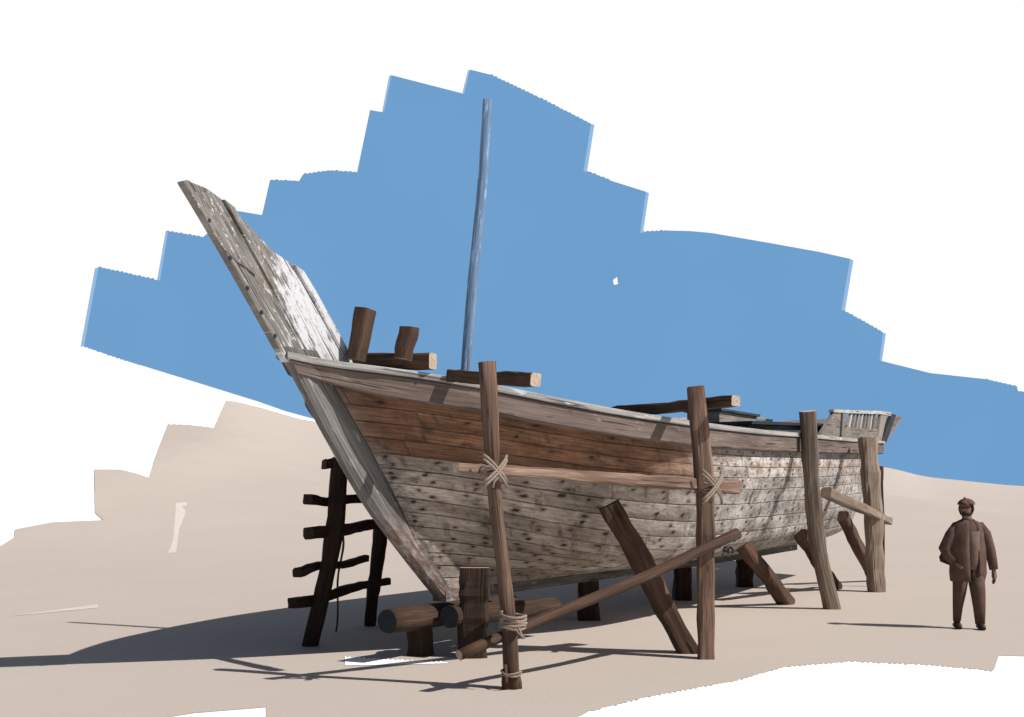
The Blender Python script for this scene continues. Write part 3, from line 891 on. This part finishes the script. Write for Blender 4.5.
rA, rB = spot(456, 467.5, 9.75), spot(735, 487, 12.42)
timber('scaffold_rail', rA, rB, .045, .075, 'palewood', 'long pale rail lashed across two posts along the brown planking', 'rail', 'rails of the scaffold', square=.9, seed=31, amp=.006, n=20)
timber('scaffold_rail', spot(826, 492.5, 18.25), spot(889, 521, 21.4), .09, .07, 'postgrey', 'short grey rail between the two sternmost posts', 'rail', 'rails of the scaffold', square=.9, seed=32, amp=.01)
timber('brace', spot(459, 655, 9.72), spot(737, 534, 11.95), .048, .060, 'brown', 'long brown pole slanting up across the lower hull from post to post', 'brace', seed=33, amp=.012, n=20, bend=(0, 0, -.01))
timber('putlog', spot(451, 376, 10.95), spot(536, 380, 9.98), .060, .068, 'brown', 'squared brown timber resting on the gunwale beside the mast', 'beam', 'timbers laid over the gunwale', square=.9, seed=34, amp=.006)
timber('putlog', spot(612, 412, 14.3), spot(736, 401, 11.7), .062, .062, 'brown', 'long brown timber lying over the gunwale by the hatch box', 'beam', 'timbers laid over the gunwale', square=.9, seed=35, amp=.01)

G_S = 'props leaning against the hull'
timber('prop', foot(690, 653), spot(609, 505, 12.35), .115, .128, 'brown', 'thick brown prop leaning on the hull between two posts, tied at its head', 'prop', G_S, square=.8, seed=41, splay=3, capmat='brown')
timber('prop', foot(788, 604), spot(740, 541, 17.2), .118, .112, 'brown', 'brown prop leaning left under the painted mark on the after hull', 'prop', G_S, square=.7, seed=42, capmat='brown')
timber('prop', foot(836, 589), spot(801, 535, 19.9), .118, .112, 'brown', 'brown prop half hidden behind the crooked grey post', 'prop', G_S, square=.7, seed=43, capmat='brown')
timber('prop', foot(875, 581), spot(843, 516, 22.0), .115, .11, 'post', 'brown prop under the stern in front of the transom', 'prop', G_S, square=.7, seed=44, capmat='brown')

# ------------------------------------------------------------------ blocks under the keel
timber('log', lw(-.78, .10, .455), lw(1.7, .17, .43), .130, .12, 'logwood', 'thick round log laid under the forefoot with a dark sawn end', 'log', 'logs under the keel', seed=51, capmat='cutdark', sides=18, amp=.004, rough=.02)
timber('log', lw(-.12, .44, .46), lw(2.2, .50, .40), .115, .11, 'logwood', 'shorter round log behind the tall block beside the forefoot', 'log', 'logs under the keel', seed=52, capmat='cutdark', sides=18, amp=.004, rough=.02)
G_K = 'timber blocks standing under the boat'
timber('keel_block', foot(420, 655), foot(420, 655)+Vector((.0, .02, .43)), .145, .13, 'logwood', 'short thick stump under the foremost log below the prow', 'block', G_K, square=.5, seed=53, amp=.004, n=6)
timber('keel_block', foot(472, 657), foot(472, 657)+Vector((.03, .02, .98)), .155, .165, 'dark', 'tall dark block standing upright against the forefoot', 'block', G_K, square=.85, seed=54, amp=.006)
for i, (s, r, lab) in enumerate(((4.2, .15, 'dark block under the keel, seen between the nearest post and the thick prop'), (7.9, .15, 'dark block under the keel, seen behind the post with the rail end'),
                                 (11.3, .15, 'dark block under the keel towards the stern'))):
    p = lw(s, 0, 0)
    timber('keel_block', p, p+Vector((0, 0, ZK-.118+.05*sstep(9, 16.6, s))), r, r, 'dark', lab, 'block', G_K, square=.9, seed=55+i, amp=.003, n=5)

# ------------------------------------------------------------------ ladder-like trestle on the starboard side
T = bpy.data.objects.new('trestle', None); C.objects.link(T); T.location = foot(312, 646)
tag(T, 'rough dark ladder-like trestle standing in the shadow under the prow', 'trestle')
def tpart(name, p0, p1, r0, r1, seed, square=.7, **kw):
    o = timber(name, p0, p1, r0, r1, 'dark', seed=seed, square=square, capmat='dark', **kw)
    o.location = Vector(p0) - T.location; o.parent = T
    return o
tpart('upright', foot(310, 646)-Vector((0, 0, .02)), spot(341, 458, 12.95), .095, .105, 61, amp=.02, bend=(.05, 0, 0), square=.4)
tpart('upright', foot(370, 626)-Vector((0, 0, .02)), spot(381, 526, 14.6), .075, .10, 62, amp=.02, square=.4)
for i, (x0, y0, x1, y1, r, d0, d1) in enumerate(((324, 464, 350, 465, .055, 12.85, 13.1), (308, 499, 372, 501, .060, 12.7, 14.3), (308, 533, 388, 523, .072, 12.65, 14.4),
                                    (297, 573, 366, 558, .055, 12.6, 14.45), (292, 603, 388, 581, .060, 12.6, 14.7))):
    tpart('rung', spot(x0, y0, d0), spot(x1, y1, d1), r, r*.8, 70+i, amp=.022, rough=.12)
timber('thin_stick', foot(336, 632), spot(343, 535, 13.2), .012, .014, 'brown', 'thin reddish stick standing behind the dark trestle', 'stick', seed=77, amp=.02)

# ------------------------------------------------------------------ the person
def skin_mesh(name, verts, edges, mats, subdiv=2, root=0, parent=None):
    """verts: (x, y, z, radius_x, radius_y). One continuous surface grown along the edges."""
    me = bpy.data.meshes.new(name)
    me.from_pydata([v[:3] for v in verts], edges, []); me.update()
    o = bpy.data.objects.new(name, me); C.objects.link(o)
    o.modifiers.new('skin', 'SKIN')
    o.modifiers['skin'].use_smooth_shade = True
    for i, v in enumerate(verts):
        sv = me.skin_vertices[0].data[i]; sv.radius = (v[3], v[4] if len(v) > 4 else v[3]); sv.use_root = (i == root)
    m = o.modifiers.new('sub', 'SUBSURF'); m.levels = subdiv; m.render_levels = subdiv
    dg = bpy.context.evaluated_depsgraph_get(); dg.update()
    nm = bpy.data.meshes.new_from_object(o.evaluated_get(dg))
    o.modifiers.clear(); o.data = nm
    nm.materials.clear()
    for q in mats: nm.materials.append(q)
    for p in nm.polygons: p.use_smooth = True
    if parent: o.parent = parent
    return o

cloth = mat_plain('brown_cloth', (.088, .052, .040), .25, 9, .95)
cloth2 = mat_plain('lighter_brown_cloth', (.13, .088, .072), .2, 12, .95)
skinm = mat_plain('tanned_skin', (.17, .10, .075), .1, 20, .6)
hairm = mat_plain('dark_hair', (.03, .019, .015), .3, 60, .9)
shoem = mat_plain('dark_leather', (.022, .016, .014), .2, 30, .6)

PB = foot(968, 629); 
verts, edges = [], []
def V(x, y, z, r, r2=None, par=None):
    verts.append((x, y, z, r, r2 if r2 else r)); i = len(verts)-1
    if par is not None: edges.append((par, i))
    return i
# x: to the right as seen from the camera, y: away; the face is turned towards -x, -y
pel = V(0, 0, .90, .150, .110)
wa = V(-.005, 0, 1.05, .150, .105, pel); chs = V(-.005, .0, 1.24, .165, .115, wa); shd = V(-.005, .005, 1.385, .120, .085, chs)
nk = V(-.015, -.005, 1.475, .056, .058, shd); 
hd0 = V(-.025, -.012, 1.545, .072, .082, nk); hd1 = V(-.030, -.015, 1.625, .086, .100, hd0); hd2 = V(-.026, -.010, 1.70, .060, .075, hd1)
# legs
for sx, fx, fy in ((-1, -.125, .06), (1, .135, -.07)):
    hp = V(.085*sx, 0, .83, .098, .098, pel); kn = V((.085*sx+fx)/2, fy*.5-.015, .48, .066, .068, hp)
    ca = V((.085*sx+fx*2)/3, fy*.8, .33, .060, .062, kn)
    an = V(fx, fy+.01, .085, .040, .044, ca); V(fx-.02, fy-.10, .032, .036, .030, an)
# arm on the image's left: elbow out, hand at the hip pocket; the other hangs
el_l = None
ul = V(-.185, .0, 1.375, .062, .062, shd); m1 = V(-.235, .02, 1.22, .056, .056, ul); el = V(-.295, .03, 1.07, .050, .050, m1); fo = V(-.235, -.03, .94, .043, .043, el)
wl = V(-.175, -.085, .875, .032, .032, fo); pmL = V(-.150, -.10, .835, .034, .022, wl); V(-.138, -.106, .80, .030, .018, pmL)
ur = V(.180, .0, 1.375, .062, .062, shd); m2 = V(.245, .005, 1.23, .056, .056, ur); er = V(.290, .0, 1.07, .048, .048, m2); fr_ = V(.315, -.025, .90, .040, .040, er)
wr = V(.325, -.045, .785, .029, .029, fr_); pmR = V(.328, -.055, .72, .026, .040, wr); V(.328, -.058, .665, .020, .036, pmR)
person = skin_mesh('person', verts, edges, [cloth, skinm, cloth2, shoem], 2, 0)
person.location = (PB.x, PB.y, 0)
tag(person, 'person in a loose brown jacket and cap standing alone on the sand', 'person')
# colour the one body by region, and add face and fingers to the same mesh
bm = bmesh.new(); bm.from_mesh(person.data)
for f in bm.faces:
    c = f.calc_center_median()
    if c.z > 1.475: f.material_index = 1
    elif c.z < .055: f.material_index = 3
    elif (c.x > .27 and c.z < .80) or (c.x < -.10 and c.y < -.055 and .78 < c.z < .88 and c.x > -.20): f.material_index = 1
    elif c.z < .9: f.material_index = 0
def blob(c, r, mi, n=10):
    res = bmesh.ops.create_icosphere(bm, subdivisions=2, radius=1.0)
    for v in res['verts']: v.co = Vector((v.co.x*r[0], v.co.y*r[1], v.co.z*r[2])) + Vector(c)
    for f in {f for v in res['verts'] for f in v.link_faces}: f.material_index = mi; f.smooth = True
fd = Vector((-.62, -.78, 0)); sd = Vector((.78, -.62, 0)); hc = Vector((-.030, -.015, 1.61))
blob(hc + fd*.098 + Vector((0, 0, -.008)), (.018, .018, .026), 1)                       # nose
for q in (1, -1):
    blob(hc + fd*.086 + sd*.034*q + Vector((0, 0, .02)), (.013, .013, .008), 3)         # eyes
    blob(hc + sd*.088*q - fd*.005, (.016, .016, .032), 1)                               # ears
blob(hc + fd*.086 + Vector((0, 0, -.050)), (.026, .024, .007), 3)                       # mouth
def finger(p, dirs, r):
    pts = [Vector(p)]
    for d in dirs: pts.append(pts[-1] + Vector(d))
    n0 = len(bm.faces)
    tube(bm, pts, [r, r*.95, r*.85, r*.6][:len(pts)], 7, mi=1, mcap=1)
for k, ln in enumerate((.9, 1.0, .95, .8)):
    y = -.085 + .022*k
    finger((.328, y, .70), [(.002, 0, -.040*ln), (-.008, -.003, -.032*ln), (-.014, -.003, -.022*ln)], .0092)
    finger((-.150+.004*k, -.115+.010*k, .825), [(.018, .004*k, -.030*ln), (.020, .008, -.018*ln), (.010, .012, -.012*ln)], .009)
finger((.322, -.082, .745), [(-.012, -.022, -.026), (-.006, -.008, -.026), (-.004, 0, -.014)], .0105)
finger((-.158, -.122, .85), [(.014, -.014, -.016), (.016, -.004, -.016)], .0105)
bm.normal_update(); bm.to_mesh(person.data); bm.free()

def ring_cloth(name, rings, mat, parent, closed=True, thick=.012, seg=28, gap=None):
    """Cloth from stacked rings (cx, cy, z, rx, ry); gap = (a0, a1) leaves it open in front."""
    bm = bmesh.new(); grid = []
    rngc = random.Random(len(name))
    for ri, (cx, cy, z, rx, ry) in enumerate(rings):
        row = []
        for j in range(seg + (0 if gap is None else 1)):
            a = 2*math.pi*j/seg if gap is None else gap[1] + (2*math.pi-(gap[1]-gap[0]))*j/seg
            fold = 1 + (.05*math.sin(a*7+ri*.9)+.03*math.sin(a*13-ri*1.7))*(.25+ri/len(rings))
            row.append(bm.verts.new((cx+math.cos(a)*rx*fold, cy+math.sin(a)*ry*fold, z+.008*math.sin(a*5+ri))))
        grid.append(row)
    for r0, r1 in zip(grid, grid[1:]):
        m = len(r0)
        for j in range(m if gap is None else m-1):
            f = bm.faces.new((r0[j], r0[(j+1) % m], r1[(j+1) % m], r1[j])); f.smooth = True
    bmesh.ops.recalc_face_normals(bm, faces=bm.faces[:])
    bmesh.ops.solidify(bm, geom=bm.faces[:], thickness=thick)
    return link(name, bm, mat, parent)
# jacket body: hangs wide, open at the front (towards the camera)
ring_cloth('jacket', [(-.01, 0, 1.46, .085, .075), (-.005, .0, 1.415, .185, .105), (-.005, 0, 1.32, .215, .140), (-.01, 0, 1.18, .225, .150), (-.01, .005, 1.04, .235, .160), (.0, .01, .90, .240, .165), (.005, .01, .76, .235, .165), (.005, .01, .64, .215, .155)],
           cloth, person, gap=(R(262), R(292)))
# sleeves
def sleeve(pts, rad):
    bm = bmesh.new(); tube(bm, pts, rad, 14, 0, mcap=0)
    for f in bm.faces: f.smooth = True
    return link('sleeve', bm, cloth, person)
sleeve([(-.150, .0, 1.41), (-.215, .01, 1.26), (-.295, .025, 1.07), (-.262, -.005, .985), (-.205, -.055, .905)], [.050, .085, .088, .075, .060])
sleeve([(.150, .0, 1.41), (.225, .005, 1.27), (.290, .0, 1.07), (.315, -.022, .92), (.325, -.043, .80)], [.050, .082, .072, .064, .056])
# coat flap blown out behind the bent arm
bm = bmesh.new()
fl = [[(-.19, .03, 1.34), (-.28, .05, 1.14), (-.370, .05, .96), (-.36, .03, .90)], [(-.17, .06, 1.10), (-.19, .08, 1.0), (-.21, .08, .86), (-.20, .07, .84)]]
g = [[bm.verts.new(p) for p in r] for r in fl]
for i in range(3): bm.faces.new((g[0][i], g[0][i+1], g[1][i+1], g[1][i]))
bmesh.ops.solidify(bm, geom=bm.faces[:], thickness=.015)
link('coat_flap', bm, cloth2, person)
# trousers drape, lighter shirt front
def trouser(pts, rad):
    bm = bmesh.new(); tube(bm, pts, rad, 14, 0, mcap=0)
    for f in bm.faces: f.smooth = True
    return link('trouser_leg', bm, cloth, person)
trouser([(-.085, .0, .86), (-.108, .015, .50), (-.118, .045, .30), (-.125, .06, .10)], [.115, .088, .066, .050])
trouser([(.085, .0, .86), (.112, -.05, .50), (.125, -.062, .30), (.135, -.066, .075)], [.118, .096, .080, .062])
bm = bmesh.new()
tube(bm, [(.03, -.055, 1.31), (.035, -.06, 1.1), (.03, -.06, .90), (.02, -.055, .80)], [.10, .105, .095, .07], 12, 0, mcap=0)
for f in bm.faces: f.smooth = True
link('shirt', bm, cloth2, person)
# shoes
for fx, fy in ((-.125, .06), (.135, -.07)):
    bm = bmesh.new()
    tube(bm, [(fx+.005, fy+.055, .045), (fx, fy, .055), (fx-.015, fy-.09, .042), (fx-.025, fy-.165, .032)], [.038, .047, .044, .028], 12, 0, mcap=0, aspect=1.1)
    for f in bm.faces: f.smooth = True
    link('shoe', bm, shoem, person)
# beard, hair, cap
bm = bmesh.new()
def dome(bm, c, r, zmin, zmax=2.0, keep=None):
    res = bmesh.ops.create_uvsphere(bm, u_segments=24, v_segments=16, radius=1.0)
    vs = res['verts']
    for v in vs: v.co = Vector((v.co.x*r[0], v.co.y*r[1], v.co.z*r[2])) + Vector(c)
    kill = [v for v in vs if v.co.z < zmin or v.co.z > zmax or (keep and not keep(v.co))]
    bmesh.ops.delete(bm, geom=kill, context='VERTS')
    for f in bm.faces: f.smooth = True
dome(bm, hc, (.100, .110, .115), 1.495, 1.555, keep=lambda p: (p-hc).dot(fd) > -.02)
bmesh.ops.solidify(bm, geom=bm.faces[:], thickness=.010); link('beard', bm, hairm, person)
bm = bmesh.new(); dome(bm, hc+Vector((0, 0, .005)), (.097, .108, .115), 1.55, 1.70, keep=lambda p: (p-hc).dot(fd) < .02)
bmesh.ops.solidify(bm, geom=bm.faces[:], thickness=.010); link('hair', bm, hairm, person)
bm = bmesh.new(); dome(bm, hc+Vector((.0, 0, .055)), (.112, .120, .085), 1.655)
bmesh.ops.solidify(bm, geom=bm.faces[:], thickness=.008)
tube(bm, [hc+fd*.07+Vector((0, 0, .055)), hc+fd*.145+Vector((0, 0, .045))], [.070, .055], 14, 0, mcap=0)
for v in bm.verts:
    d = (v.co-hc).dot(fd)
    if d > .118: v.co.z = hc.z+.050+(v.co.z-hc.z-.050)*.12
tube(bm, [hc+fd*.05+Vector((0, 0, .125)), hc+fd*.085+Vector((0, 0, .15))], [.018, .010], 8, 0, mcap=0)
link('cap', bm, cloth, person)

# ------------------------------------------------------------------ light, camera
SUN_DIR = Vector((.92*math.cos(R(45)), -.39*math.cos(R(45)), math.sin(R(45))))
sun = bpy.data.lights.new('Sun', 'SUN'); sun.energy = 5.0; sun.angle = R(.5); sun.color = (1.0, .955, .90)
so = bpy.data.objects.new('Sun', sun); C.objects.link(so)
so.rotation_euler = SUN_DIR.to_track_quat('Z', 'Y').to_euler(); so.location = (20, -20, 30)
W = bpy.data.worlds.new('World'); SC.world = W; W.use_nodes = True
t = W.node_tree; bg = t.nodes['Background']
sky = t.nodes.new('ShaderNodeTexSky'); sky.sky_type = 'NISHITA'; sky.sun_disc = False
sky.sun_elevation = R(45); sky.sun_rotation = math.atan2(.92, -.39)
t.links.new(sky.outputs[0], bg.inputs[0]); bg.inputs[1].default_value = .05

cam = bpy.data.cameras.new('Camera'); cam.lens = 36*FP/1024; cam.sensor_width = 36; cam.shift_y = (HY-358.5)/1024
cam.clip_end = 2000; cam.clip_start = .1
co = bpy.data.objects.new('Camera', cam); C.objects.link(co)
co.location = (0, 0, EYE); co.rotation_euler = (R(90), 0, 0)
SC.camera = co
vs = SC.view_settings; vs.view_transform = 'Standard'; vs.look = 'None'; vs.exposure = EXPO; vs.gamma = 1; vs.use_curve_mapping = False
